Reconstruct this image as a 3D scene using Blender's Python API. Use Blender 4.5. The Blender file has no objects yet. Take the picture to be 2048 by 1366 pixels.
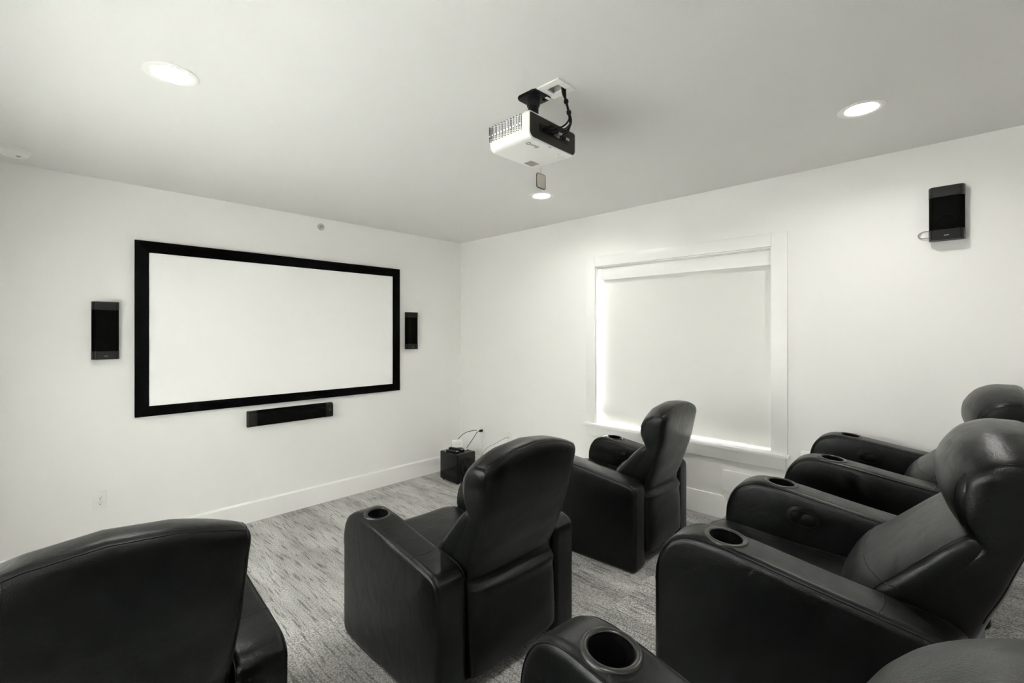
import bpy, bmesh, math, random
from mathutils import Vector, Matrix, noise

random.seed(7)
SC = bpy.context.scene
COL = SC.collection
PI = math.pi

# ------------------------------------------------------------------ camera
cam_d = bpy.data.cameras.new('camera')
cam_d.sensor_width = 36.0
cam_d.lens = 36.0 * 914.0 / 2048.0
cam_d.shift_y = -19.0 / 2048.0
cam_d.clip_start = 0.02
cam = bpy.data.objects.new('camera', cam_d)
COL.objects.link(cam)
cam.location = (0.0, 0.0, 1.645)
cam.rotation_euler = (PI / 2, 0.0, math.atan2(0.696, 0.718) - PI / 2)
SC.camera = cam

# ------------------------------------------------------------------ world (overcast daylight) and exposure
SKY = 50.0
LAMP = 240.0
world = bpy.data.worlds.new('overcast_sky')
SC.world = world
world.use_nodes = True
bg = world.node_tree.nodes['Background']
bg.inputs[0].default_value = (1.0, 0.995, 0.99, 1)
bg.inputs[1].default_value = SKY
SC.view_settings.view_transform = 'Standard'
SC.view_settings.look = 'None'
SC.view_settings.gamma = 1.0
SC.view_settings.use_curve_mapping = False
SC.view_settings.exposure = 0.26
SC.cycles.max_bounces = 9
SC.cycles.diffuse_bounces = 7
SC.cycles.glossy_bounces = 3
SC.cycles.sample_clamp_indirect = 40.0
SC.cycles.adaptive_threshold = 0.02
SC.cycles.caustics_reflective = False
SC.cycles.caustics_refractive = False

# daylight portal filling the window opening (guides sampling only)
pl = bpy.data.lights.new('window_portal', 'AREA')
pl.shape = 'RECTANGLE'; pl.size = 1.45; pl.size_y = 1.44
pl.cycles.is_portal = True
po = bpy.data.objects.new('window_portal', pl)
COL.objects.link(po)
po.location = (3.62 + 0.152, 1.675, 1.52)
po.rotation_euler = (0, PI / 2, PI)
pl2 = bpy.data.lights.new('added_window_portal', 'AREA')  # portal of the invented left window that adds fill light
pl2.shape = 'RECTANGLE'; pl2.size = 1.00; pl2.size_y = 2.68
pl2.cycles.is_portal = True
po2 = bpy.data.objects.new('added_window_portal', pl2)
COL.objects.link(po2)
po2.location = (-0.45 - 0.152, 1.85, 1.41)
po2.rotation_euler = (0, -PI / 2, 0)

# ------------------------------------------------------------------ room numbers (metres)
XR, YF, HC = 3.62, 4.387, 2.74          # right wall, front (screen) wall, ceiling
XL, YB = -0.45, -2.70                   # left wall, back wall
Z1, Z2 = 0.2245, 0.4255                 # heights of the two seating tiers
E1, E2 = 2.24, 1.10                     # front edges of the tiers


# ------------------------------------------------------------------ helpers
def tag(o, label=None, cat=None, group=None, kind=None):
    if label: o['label'] = label
    if cat: o['category'] = cat
    if group: o['group'] = group
    if kind: o['kind'] = kind
    return o


def link(name, me, mat=None, parent=None):
    o = bpy.data.objects.new(name, me)
    COL.objects.link(o)
    if mat is not None and not me.materials:
        me.materials.append(mat)
    if parent is not None:
        o.parent = parent
    return o


def empty(name, loc=(0, 0, 0), rz=0.0, parent=None):
    o = bpy.data.objects.new(name, None)
    o.empty_display_size = 0.1
    o.location = loc
    o.rotation_euler = (0, 0, rz)
    COL.objects.link(o)
    if parent: o.parent = parent
    return o


def finish(bm, name, mat=None, parent=None, smooth=None):
    bmesh.ops.recalc_face_normals(bm, faces=bm.faces)
    me = bpy.data.meshes.new(name)
    bm.to_mesh(me)
    bm.free()
    if smooth is not None:
        for p in me.polygons: p.use_smooth = True
        if smooth < 180: me.set_sharp_from_angle(angle=math.radians(smooth))
    return link(name, me, mat, parent)


def add_box(bm, x0, x1, y0, y1, z0, z1, bev=0.0, seg=2):
    r = bmesh.ops.create_cube(bm, size=1.0)
    vs = r['verts']
    for v in vs:
        v.co = Vector(((x0 + x1) / 2 + v.co.x * (x1 - x0), (y0 + y1) / 2 + v.co.y * (y1 - y0), (z0 + z1) / 2 + v.co.z * (z1 - z0)))
    if bev > 0:
        es = list({e for v in vs for e in v.link_edges})
        bmesh.ops.bevel(bm, geom=es, offset=bev, segments=seg, profile=0.5, affect='EDGES')


def box(name, b, mat, parent=None, bev=0.0, seg=2):
    bm = bmesh.new()
    add_box(bm, *b, bev=bev, seg=seg)
    return finish(bm, name, mat, parent, 40 if bev > 0 else None)


def boxes(name, bs, mat, parent=None, bev=0.0):
    bm = bmesh.new()
    for b in bs: add_box(bm, *b, bev=bev)
    return finish(bm, name, mat, parent, 40 if bev > 0 else None)


def add_rings(bm, rings, caps=(True, True), closed=True, loop=False):
    rows = [[bm.verts.new(p) for p in r] for r in rings]
    n = len(rows[0])
    m = len(rows)
    for i in range(m if loop else m - 1):
        a, b = rows[i], rows[(i + 1) % m]
        for j in range(n if closed else n - 1):
            k = (j + 1) % n
            try: bm.faces.new((a[j], a[k], b[k], b[j]))
            except ValueError: pass
    if not loop:
        for c, r in ((caps[0], rows[0]), (caps[1], rows[-1])):
            if c == 'strip':
                for j in range(n // 2):
                    vs = []
                    for q in (j, j + 1, (n - j - 1) % n, (n - j) % n):
                        if r[q] not in vs: vs.append(r[q])
                    if len(vs) > 2: bm.faces.new(vs)
            elif c:
                ce = bm.verts.new(sum((v.co for v in r), Vector()) / n)
                for j in range(n):
                    bm.faces.new((r[j], r[(j + 1) % n], ce))
    return rows


def rings(name, rs, mat, parent=None, caps=(True, True), smooth=180, loop=False):
    bm = bmesh.new()
    add_rings(bm, rs, caps, True, loop)
    return finish(bm, name, mat, parent, smooth)


def catmull(pts, n=8):
    pts = [Vector(p) for p in pts]
    P = [pts[0] * 2 - pts[1]] + pts + [pts[-1] * 2 - pts[-2]]
    out = []
    for i in range(1, len(P) - 2):
        a, b, c, d = P[i - 1:i + 3]
        for k in range(n):
            t = k / n
            out.append(0.5 * ((2 * b) + (c - a) * t + (2 * a - 5 * b + 4 * c - d) * t * t + (3 * b - 3 * c + d - a) * t ** 3))
    out.append(pts[-1])
    return out


def add_tube(bm, pts, r, seg=8, closed=False):
    pts = [Vector(p) for p in pts]
    n = len(pts)
    rs = []
    up = None
    for i, p in enumerate(pts):
        if closed: t = pts[(i + 1) % n] - pts[i - 1]
        else: t = pts[min(i + 1, n - 1)] - pts[max(i - 1, 0)]
        t.normalize()
        if up is None:
            up = t.orthogonal().normalized()
        up = (up - t * up.dot(t))
        if up.length < 1e-6: up = t.orthogonal()
        up.normalize()
        s = t.cross(up)
        rr = r[i] if isinstance(r, (list, tuple)) else r
        rs.append([p + (up * math.cos(2 * PI * k / seg) + s * math.sin(2 * PI * k / seg)) * rr for k in range(seg)])
    add_rings(bm, rs, (not closed, not closed), True, closed)


def tube(name, pts, r, mat, parent=None, seg=8, closed=False):
    bm = bmesh.new()
    add_tube(bm, pts, r, seg, closed)
    return finish(bm, name, mat, parent, 60)


def lathe(name, prof, mat, parent=None, seg=40, axis='Z', loc=(0, 0, 0), smooth=35, caps=(False, False)):
    bm = bmesh.new()
    rs = []
    for r, h in prof:
        ring = []
        for k in range(seg):
            a = 2 * PI * k / seg
            c, s = r * math.cos(a), r * math.sin(a)
            p = {'Z': (c, s, h), 'Y': (c, h, s), 'X': (h, c, s)}[axis]
            ring.append(Vector(p) + Vector(loc))
        rs.append(ring)
    add_rings(bm, rs, caps)
    return finish(bm, name, mat, parent, smooth)


def prism(name, poly, axis, a, b, mat, parent=None, bev=0.0):
    """polygon of 2D points extruded along axis from a to b"""
    bm = bmesh.new()
    def P(p, h): return {'X': (h, p[0], p[1]), 'Y': (p[0], h, p[1]), 'Z': (p[0], p[1], h)}[axis]
    lo = [bm.verts.new(P(p, a)) for p in poly]
    hi = [bm.verts.new(P(p, b)) for p in poly]
    n = len(poly)
    bm.faces.new(lo)
    bm.faces.new(hi)
    for i in range(n):
        bm.faces.new((lo[i], lo[(i + 1) % n], hi[(i + 1) % n], hi[i]))
    if bev:
        bmesh.ops.bevel(bm, geom=bm.edges[:], offset=bev, segments=2, profile=0.5, affect='EDGES')
    return finish(bm, name, mat, parent, 40 if bev else None)


def rounded(pts, n=6):
    """pts: (u, v, radius) -> polygon with rounded corners"""
    out = []
    m = len(pts)
    for i in range(m):
        p = Vector(pts[i][:2]); r = pts[i][2]
        a = (Vector(pts[i - 1][:2]) - p); b = (Vector(pts[(i + 1) % m][:2]) - p)
        if r <= 0:
            out.append(p); continue
        la, lb = a.length, b.length
        a.normalize(); b.normalize()
        ang = a.angle(b)
        d = min(r / math.tan(ang / 2), la * 0.49, lb * 0.49)
        r2 = d * math.tan(ang / 2)
        c = p + (a + b).normalized() * (r2 / math.sin(ang / 2))
        s = p + a * d - c; e = p + b * d - c
        t = s.angle(e)
        for k in range(n + 1):
            f = k / n
            out.append(c + (s * math.sin((1 - f) * t) + e * math.sin(f * t)) / math.sin(t))
    return out


def stadium(cu, cv, L, R, n=10):
    out = []
    for k in range(n + 1):
        a = -PI / 2 + PI * k / n
        out.append((cu + L / 2 - R + R * math.cos(a), cv + R * math.sin(a)))
    for k in range(n + 1):
        a = PI / 2 + PI * k / n
        out.append((cu - L / 2 + R + R * math.cos(a), cv + R * math.sin(a)))
    return out


def copy_tree(o, parent=None):
    c = o.copy()
    COL.objects.link(c)
    if parent is not None: c.parent = parent
    for ch in list(o.children): copy_tree(ch, c)
    return c


# ------------------------------------------------------------------ materials
class NT:
    def __init__(s, name):
        s.m = bpy.data.materials.new(name)
        s.m.use_nodes = True
        s.t = s.m.node_tree
        s.b = s.t.nodes['Principled BSDF']
        s.out = s.t.nodes['Material Output']
    def n(s, kind, **kw):
        nd = s.t.nodes.new(kind)
        for k, v in kw.items():
            if hasattr(nd, k): setattr(nd, k, v)
            else: nd.inputs[k].default_value = v
        return nd
    def l(s, a, b): s.t.links.new(a, b)


def plain(name, col, rough=0.5, metal=0.0, spec=0.5, bump=None, coat=0.0):
    k = NT(name)
    k.b.inputs['Base Color'].default_value = (*col, 1)
    k.b.inputs['Roughness'].default_value = rough
    k.b.inputs['Metallic'].default_value = metal
    k.b.inputs['Specular IOR Level'].default_value = spec
    k.b.inputs['Coat Weight'].default_value = coat
    if bump:
        sc, st, di = bump
        tc = k.n('ShaderNodeTexCoord')
        no = k.n('ShaderNodeTexNoise'); no.inputs['Scale'].default_value = sc; no.inputs['Detail'].default_value = 4
        bp = k.n('ShaderNodeBump'); bp.inputs['Strength'].default_value = st; bp.inputs['Distance'].default_value = di
        k.l(tc.outputs['Object'], no.inputs['Vector']); k.l(no.outputs[0], bp.inputs['Height']); k.l(bp.outputs[0], k.b.inputs['Normal'])
    return k.m


M = {}
M['wall'] = plain('wall_paint', (0.88, 0.878, 0.858), 0.62, bump=(260, 0.10, 0.0006))
M['ceil'] = plain('ceiling_paint', (0.77, 0.766, 0.75), 0.8, bump=(180, 0.12, 0.0008))
M['trim'] = plain('trim_paint', (0.90, 0.898, 0.88), 0.32)
M['white'] = plain('white_plastic', (0.84, 0.84, 0.81), 0.35)
M['projw'] = plain('projector_white', (0.86, 0.86, 0.83), 0.3)
M['black'] = plain('black_plastic', (0.004, 0.004, 0.0036), 0.42, spec=0.25)
M['cuprim'] = plain('cup_rim_plastic', (0.012, 0.012, 0.011), 0.3, spec=0.6)
M['vblack'] = plain('black_void', (0.003, 0.003, 0.003), 0.9, spec=0.1)
M['velvet'] = plain('black_velvet', (0.003, 0.003, 0.003), 0.95, spec=0.05)
M['cap'] = plain('charcoal_metal', (0.012, 0.012, 0.011), 0.4, spec=0.25)
M['grille'] = plain('black_grille_cloth', (0.004, 0.004, 0.0035), 0.95, spec=0.02)
M['piano'] = plain('piano_black', (0.003, 0.003, 0.003), 0.05, spec=0.3)
M['cone'] = plain('speaker_cone', (0.005, 0.005, 0.005), 0.6, spec=0.2)
M['darkpanel'] = plain('brown_black_panel', (0.020, 0.018, 0.015), 0.55)
M['rubber'] = plain('black_rubber', (0.004, 0.004, 0.004), 0.5, spec=0.3)
M['grey'] = plain('grey_print', (0.22, 0.22, 0.21), 0.6)
M['lgrey'] = plain('silver_print', (0.55, 0.55, 0.52), 0.4)
M['metal'] = plain('brushed_metal', (0.55, 0.55, 0.53), 0.3, metal=1.0)
M['ventdark'] = plain('vent_shadow', (0.02, 0.02, 0.018), 0.8)
M['screen'] = plain('screen_cloth', (0.97, 0.97, 0.955), 0.75, spec=0.2)
M['smoky'] = plain('smoky_plastic', (0.34, 0.32, 0.28), 0.25)
M['capgrey'] = plain('pale_cap_plastic', (0.58, 0.55, 0.49), 0.3)
M['cablew'] = plain('white_cable', (0.72, 0.72, 0.69), 0.45)
M['cableg'] = plain('grey_cable', (0.30, 0.30, 0.29), 0.45)
M['greygap'] = plain('grey_putty', (0.42, 0.42, 0.40), 0.6)

# leather
k = NT('black_leather')
k.b.inputs['Base Color'].default_value = (0.0016, 0.0017, 0.0014, 1)
k.b.inputs['Specular IOR Level'].default_value = 0.30
k.b.inputs['Sheen Weight'].default_value = 0.05
k.b.inputs['Sheen Roughness'].default_value = 0.22
tc = k.n('ShaderNodeTexCoord')
vo = k.n('ShaderNodeTexVoronoi'); vo.inputs['Scale'].default_value = 420
wr = k.n('ShaderNodeTexNoise'); wr.inputs['Scale'].default_value = 9; wr.inputs['Detail'].default_value = 3; wr.inputs['Distortion'].default_value = 0.8
mp = k.n('ShaderNodeMapping'); mp.inputs['Scale'].default_value = (1.0, 1.6, 1.1)
ro = k.n('ShaderNodeMapRange'); ro.inputs['To Min'].default_value = 0.27; ro.inputs['To Max'].default_value = 0.38
b1 = k.n('ShaderNodeBump'); b1.inputs['Strength'].default_value = 0.22; b1.inputs['Distance'].default_value = 0.0012
b2 = k.n('ShaderNodeBump'); b2.inputs['Strength'].default_value = 0.38; b2.inputs['Distance'].default_value = 0.006
k.l(tc.outputs['Object'], vo.inputs['Vector']); k.l(tc.outputs['Object'], mp.inputs['Vector']); k.l(mp.outputs[0], wr.inputs['Vector'])
k.l(wr.outputs[0], ro.inputs['Value']); k.l(ro.outputs[0], k.b.inputs['Roughness'])
w2 = k.n('ShaderNodeTexNoise'); w2.inputs['Scale'].default_value = 26; w2.inputs['Detail'].default_value = 2; w2.inputs['Distortion'].default_value = 1.6
mp2 = k.n('ShaderNodeMapping'); mp2.inputs['Scale'].default_value = (0.9, 1.3, 1.0)
k.l(tc.outputs['Object'], mp2.inputs['Vector']); k.l(mp2.outputs[0], w2.inputs['Vector'])
wm = k.n('ShaderNodeMath'); wm.operation = 'MULTIPLY_ADD'; wm.inputs[1].default_value = 0.16
k.l(w2.outputs[0], wm.inputs[0]); k.l(wr.outputs[0], wm.inputs[2])
k.l(wm.outputs[0], b2.inputs['Height']); k.l(vo.outputs['Distance'], b1.inputs['Height']); k.l(b2.outputs[0], b1.inputs['Normal']); k.l(b1.outputs[0], k.b.inputs['Normal'])
M['leather'] = k.m
M['seam'] = plain('leather_welt', (0.002, 0.002, 0.002), 0.40, spec=0.3)

# carpet: grey loop pile with broken dark lines running towards the screen
k = NT('grey_striped_carpet')
k.b.inputs['Roughness'].default_value = 0.95
k.b.inputs['Specular IOR Level'].default_value = 0.08
tc = k.n('ShaderNodeTexCoord')
def mapped(scale):
    m = k.n('ShaderNodeMapping'); m.inputs['Scale'].default_value = scale
    k.l(tc.outputs['Object'], m.inputs['Vector']); return m
def nz(scale, detail, dist=0.0, s=1.0):
    q = k.n('ShaderNodeTexNoise'); q.inputs['Scale'].default_value = s; q.inputs['Detail'].default_value = detail; q.inputs['Distortion'].default_value = dist
    k.l(mapped(scale).outputs[0], q.inputs['Vector']); return q
def rng(src, a, b, c, d):
    q = k.n('ShaderNodeMapRange'); q.inputs['From Min'].default_value = a; q.inputs['From Max'].default_value = b
    q.inputs['To Min'].default_value = c; q.inputs['To Max'].default_value = d
    k.l(src, q.inputs['Value']); return q.outputs[0]
def mul(a, b):
    q = k.n('ShaderNodeMath'); q.operation = 'MULTIPLY'; k.l(a, q.inputs[0]); k.l(b, q.inputs[1]); return q.outputs[0]
lines = nz((85, 5.5, 85), 4, 0.5)          # thin broken lines
bands = nz((9, 1.6, 9), 3, 0.3)             # broad soft bands
fib = nz((330, 300, 330), 2)                # fibre speckle
fib2 = nz((900, 900, 900), 1)
spk_n = nz((150, 120, 150), 3)           # tufts
tu = rng(spk_n.outputs[0], 0.36, 0.56, 0.55, 1.08)
ln = rng(lines.outputs[0], 0.34, 0.47, 0.48, 1.0)
bn = rng(bands.outputs[0], 0.30, 0.66, 0.74, 1.08)
fb = rng(fib.outputs[0], 0.36, 0.56, 0.40, 1.12)
br = k.n('ShaderNodeTexBrick')
br.offset = 0.5; br.inputs['Scale'].default_value = 1.0; br.inputs['Mortar Size'].default_value = 0.0
br.inputs['Brick Width'].default_value = 0.5; br.inputs['Row Height'].default_value = 0.25
br.inputs['Color1'].default_value = (0.86, 0.86, 0.86, 1); br.inputs['Color2'].default_value = (1.1, 1.1, 1.1, 1)
rot = k.n('ShaderNodeMapping'); rot.inputs['Rotation'].default_value = (0, 0, PI / 2)
k.l(tc.outputs['Object'], rot.inputs['Vector']); k.l(rot.outputs[0], br.inputs['Vector'])
v = mul(mul(mul(mul(ln, bn), fb), tu), br.outputs['Color'])
mx = k.n('ShaderNodeMixRGB'); mx.blend_type = 'MULTIPLY'; mx.inputs['Fac'].default_value = 1
mx.inputs['Color1'].default_value = (0.80, 0.79, 0.765, 1)
k.l(v, mx.inputs['Color2']); k.l(mx.outputs[0], k.b.inputs['Base Color'])
hm = k.n('ShaderNodeMath'); hm.operation = 'ADD'
k.l(mul(ln, fb), hm.inputs[0]); k.l(fib2.outputs[0], hm.inputs[1])
bp = k.n('ShaderNodeBump'); bp.inputs['Strength'].default_value = 0.7; bp.inputs['Distance'].default_value = 0.004
k.l(hm.outputs[0], bp.inputs['Height']); k.l(bp.outputs[0], k.b.inputs['Normal'])
M['carpet'] = k.m

# shade cloth: mostly opaque, lets a little daylight through
k = NT('shade_cloth')
k.t.nodes.remove(k.b)
d = k.n('ShaderNodeBsdfDiffuse'); d.inputs['Color'].default_value = (0.80, 0.80, 0.775, 1)
tr = k.n('ShaderNodeBsdfTranslucent'); tr.inputs['Color'].default_value = (0.80, 0.81, 0.79, 1)
ms = k.n('ShaderNodeMixShader'); ms.inputs[0].default_value = 0.0006
k.l(d.outputs[0], ms.inputs[1]); k.l(tr.outputs[0], ms.inputs[2]); k.l(ms.outputs[0], k.out.inputs['Surface'])
M['shade'] = k.m

k = NT('added_sheer_cloth')  # cloth of the added, unseen window; spreads its fill light
k.t.nodes.remove(k.b)
d = k.n('ShaderNodeBsdfDiffuse'); d.inputs['Color'].default_value = (0.80, 0.80, 0.775, 1)
tr = k.n('ShaderNodeBsdfTranslucent'); tr.inputs['Color'].default_value = (0.85, 0.86, 0.84, 1)
ms = k.n('ShaderNodeMixShader'); ms.inputs[0].default_value = 0.62
k.l(d.outputs[0], ms.inputs[1]); k.l(tr.outputs[0], ms.inputs[2]); k.l(ms.outputs[0], k.out.inputs['Surface'])
M['sheer'] = k.m

# window glass
k = NT('window_glass')
k.t.nodes.remove(k.b)
t_ = k.n('ShaderNodeBsdfTransparent'); g_ = k.n('ShaderNodeBsdfGlossy'); g_.inputs['Roughness'].default_value = 0.02
fr = k.n('ShaderNodeFresnel'); fr.inputs['IOR'].default_value = 1.45
ms = k.n('ShaderNodeMixShader')
k.l(fr.outputs[0], ms.inputs[0]); k.l(t_.outputs[0], ms.inputs[1]); k.l(g_.outputs[0], ms.inputs[2]); k.l(ms.outputs[0], k.out.inputs['Surface'])
M['glass'] = k.m

# lamp lens
k = NT('lamp_lens')
k.b.inputs['Base Color'].default_value = (0.9, 0.9, 0.86, 1)
k.b.inputs['Emission Color'].default_value = (1.0, 0.98, 0.94, 1)
k.b.inputs['Emission Strength'].default_value = LAMP
M['lens'] = k.m


# ------------------------------------------------------------------ the room
def struct(o): o['kind'] = 'structure'; return o

T = 0.16
struct(box('floor', (XL, XR, YB, YF, -0.12, 0.0), M['carpet']))
def tier(name, y1, z0, z1):
    bm = bmesh.new()
    add_box(bm, XL, XR, YB, y1, z0, z1)
    es = [e for e in bm.edges if all(abs(v.co.y - y1) < 1e-5 and abs(v.co.z - z1) < 1e-5 for v in e.verts)]
    bmesh.ops.bevel(bm, geom=es, offset=0.016, segments=4, profile=0.5, affect='EDGES')
    return struct(finish(bm, name, M['carpet'], None, 50))
tier('floor_lower_tier', E1, 0.0, Z1)
tier('floor_upper_tier', E2, Z1, Z2)
struct(box('wall_front', (XL - T, XR + T, YF, YF + T, -0.12, HC + 0.1), M['wall']))
BY0, BY1, BZ0, BZ1 = 0.50, 3.20, 0.90, 1.92           # invented window in the left wall, unseen, added for fill light
struct(boxes('wall_left', [(XL - T, XL, YB, BY0, -0.12, HC + 0.1), (XL - T, XL, BY1, YF, -0.12, HC + 0.1),
                           (XL - T, XL, BY0, BY1, -0.12, BZ0), (XL - T, XL, BY0, BY1, BZ1, HC + 0.1)], M['wall']))
struct(box('wall_back', (XL - T, XR + T, YB - T, YB, -0.12, HC + 0.1), M['wall']))
WY0, WY1, WZ0, WZ1 = 0.931, 2.419, 0.770, 2.257       # window opening
struct(boxes('wall_right', [(XR, XR + T, YB, WY0, -0.12, HC + 0.1), (XR, XR + T, WY1, YF, -0.12, HC + 0.1),
                            (XR, XR + T, WY0, WY1, -0.12, WZ0), (XR, XR + T, WY0, WY1, WZ1, HC + 0.1)], M['wall']))

LAMPS = [(0.386, 2.390), (2.807, 2.390), (0.386, 0.330), (2.807, 0.330), (0.386, -1.730), (2.807, -1.730)]
CUT_R = 0.067
PBX, PBY = 1.612, 1.287                                # cable box in the ceiling
# ceiling with round cut-outs for the recessed lamps and a square one for the cable box
def make_ceiling():
    bm = bmesh.new()
    xs = sorted({XL, XR, *[x for l in LAMPS for x in (l[0] - 0.12, l[0] + 0.12)], PBX - 0.028, PBX + 0.028})
    ys = sorted({YB, YF, *[y for l in LAMPS for y in (l[1] - 0.12, l[1] + 0.12)], PBY - 0.034, PBY + 0.034})
    for i in range(len(xs) - 1):
        for j in range(len(ys) - 1):
            cx, cy = (xs[i] + xs[i + 1]) / 2, (ys[j] + ys[j + 1]) / 2
            hole = [l for l in LAMPS if abs(l[0] - cx) < 0.02 and abs(l[1] - cy) < 0.02]
            if abs(cx - PBX) < 0.01 and abs(cy - PBY) < 0.01: continue
            a, b, c, d = xs[i], xs[i + 1], ys[j], ys[j + 1]
            if not hole:
                bm.faces.new([bm.verts.new(p) for p in ((a, c, HC), (a, d, HC), (b, d, HC), (b, c, HC))])
            else:
                n = 48
                inn, out = [], []
                for q in range(n):
                    an = 2 * PI * q / n
                    ux, uy = math.cos(an), math.sin(an)
                    inn.append(bm.verts.new((cx + CUT_R * ux, cy + CUT_R * uy, HC)))
                    f = 0.12 / max(abs(ux), abs(uy))
                    out.append(bm.verts.new((cx + f * ux, cy + f * uy, HC)))
                for q in range(n):
                    bm.faces.new((inn[q], inn[(q + 1) % n], out[(q + 1) % n], out[q]))
    bmesh.ops.remove_doubles(bm, verts=bm.verts[:], dist=1e-5)
    for f in bm.faces:
        if f.normal.z > 0: f.normal_flip()
    me = bpy.data.meshes.new('ceiling'); bm.to_mesh(me); bm.free()
    return struct(link('ceiling', me, M['ceil']))
make_ceiling()
# roof slab above the ceiling keeps the sky out
struct(box('ceiling_slab', (XL - T, XR + T, YB - T, YF + T, HC + 0.16, HC + 0.28), M['ceil']))

# baseboards: a board with an eased top edge
BH, BT = 0.176, 0.018
def board_profile(h): return [(0, 0), (BT, 0), (BT, h - 0.012), (BT - 0.008, h), (0, h)]
struct(prism('baseboard_front', [(YF - u, v) for u, v in board_profile(BH)], 'X', XL, XR, M['trim']))
struct(prism('baseboard_left', [(XL + u, v) for u, v in board_profile(BH)], 'Y', E1, YF, M['trim']))
def flat_board(name, poly):
    return struct(prism(name, poly, 'X', XR - BT, XR, M['trim'], None, 0.004))
S1, S2 = E1 + 0.166, E2 + 0.166
flat_board('baseboard_right', [(S1 + .002, 0.0), (YF - BT, 0.0), (YF - BT, BH), (S1 + .002, BH)])
flat_board('baseboard_right', [(E1 + .001, 0.0), (S1, 0.0), (S1, Z1 + BH), (S2 + .002, Z1 + BH), (E2 + .003, Z1 + .012), (E2 + .003, Z1 + .001), (E1 + .001, Z1 + .001)])
flat_board('baseboard_right', [(E2 + .003, Z1 + .016), (S2, Z1 + BH + .002), (S2, Z2 + BH), (YB, Z2 + BH), (YB, Z2 + .001), (E2 + .003, Z2 + .001)])

# ------------------------------------------------------------------ window with casing, stool, apron, sash and pane
win = struct(empty('window_1', (XR, (WY0 + WY1) / 2, WZ0)))
def wpart(name, b, mat=None, bev=0.002):
    o = box(name, b, mat or M['trim'], None, bev)
    o.parent = win
    o.matrix_parent_inverse = Matrix.Translation(win.location).inverted()
    return o
CW, CT = 0.096, 0.019
wpart('casing', (XR - CT, XR, WY0 - CW, WY0 + 0.004, 0.792, WZ1 + 0.09))
wpart('casing', (XR - CT, XR, WY1 - 0.004, WY1 + CW, 0.792, WZ1 + 0.09))
wpart('casing', (XR - CT - 0.001, XR, WY0 + 0.005, WY1 - 0.005, WZ1 - 0.004, WZ1 + 0.09))
wpart('window_sill', (XR - 0.046, XR + 0.15, WY0 - CW - 0.016, WY1 + CW + 0.016, 0.766, 0.791), bev=0.004)
wpart('apron', (XR - CT, XR, WY0 - CW + 0.012, WY1 + CW - 0.012, 0.680, 0.7620))
wpart('jamb', (XR, XR + T, WY0 - 0.01, WY0 + 0.012, 0.791, WZ1))
wpart('jamb', (XR, XR + T, WY1 - 0.012, WY1 + 0.01, 0.791, WZ1))
wpart('jamb', (XR, XR + T, WY0, WY1, WZ1 - 0.014, WZ1 + 0.01))
SX0, SX1 = XR + 0.108, XR + 0.148
fw = 0.022
wpart('sash_frame', (SX0, SX1, WY0 + .012, WY0 + .012 + fw, 0.791, WZ1 - .014))
wpart('sash_frame', (SX0, SX1, WY1 - .012 - fw, WY1 - .012, 0.791, WZ1 - .014))
wpart('sash_frame', (SX0, SX1, WY0 + .012 + fw, WY1 - .012 - fw, 0.791, 0.791 + fw))
wpart('sash_frame', (SX0, SX1, WY0 + .012 + fw, WY1 - .012 - fw, WZ1 - .014 - fw, WZ1 - .014))
wpart('pane', (SX0 + .014, SX0 + .020, WY0 + .012 + fw, WY1 - .012 - fw, 0.791 + fw, WZ1 - .014 - fw), M['glass'], 0)

# invented left wall window, unseen, added with a sheer shade as fill light
win2 = struct(empty('added_window', (XL, (BY0 + BY1) / 2, BZ0)))
def w2part(name, b, mat=None, bev=0.002):
    o = box(name, b, mat or M['trim'], None, bev)
    o.parent = win2
    o.matrix_parent_inverse = Matrix.Translation(win2.location).inverted()
w2part('casing', (XL, XL + CT, BY0 - CW, BY0, BZ0 + .005, BZ1 + CW))
w2part('casing', (XL, XL + CT, BY1, BY1 + CW, BZ0 + .005, BZ1 + CW))
w2part('casing', (XL, XL + CT, BY0, BY1, BZ1, BZ1 + CW))
w2part('window_sill', (XL - 0.15, XL + 0.046, BY0 - CW, BY1 + CW, BZ0 - 0.022, BZ0 + 0.004), bev=0.003)
for b in ((BY0, BY0 + .04), (BY1 - .04, BY1), ((BY0 + BY1) / 2 - .02, (BY0 + BY1) / 2 + .02)):
    w2part('sash_frame', (XL - 0.14, XL - 0.10, b[0], b[1], BZ0, BZ1))
for z in (BZ0, BZ1 - .04):
    w2part('sash_frame', (XL - 0.139, XL - 0.101, BY0 + .04, BY1 - .04, z, z + .04))
w2part('pane', (XL - 0.124, XL - 0.118, BY0 + .04, BY1 - .04, BZ0 + .04, BZ1 - .04), M['glass'], 0)
ss = empty('added_sheer_shade', (XL - 0.05, (BY0 + BY1) / 2, BZ0))  # shade of the invented window, added to soften the fill light
tag(ss, 'sheer white shade over the unseen left wall window added for fill light', 'shade')

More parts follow.
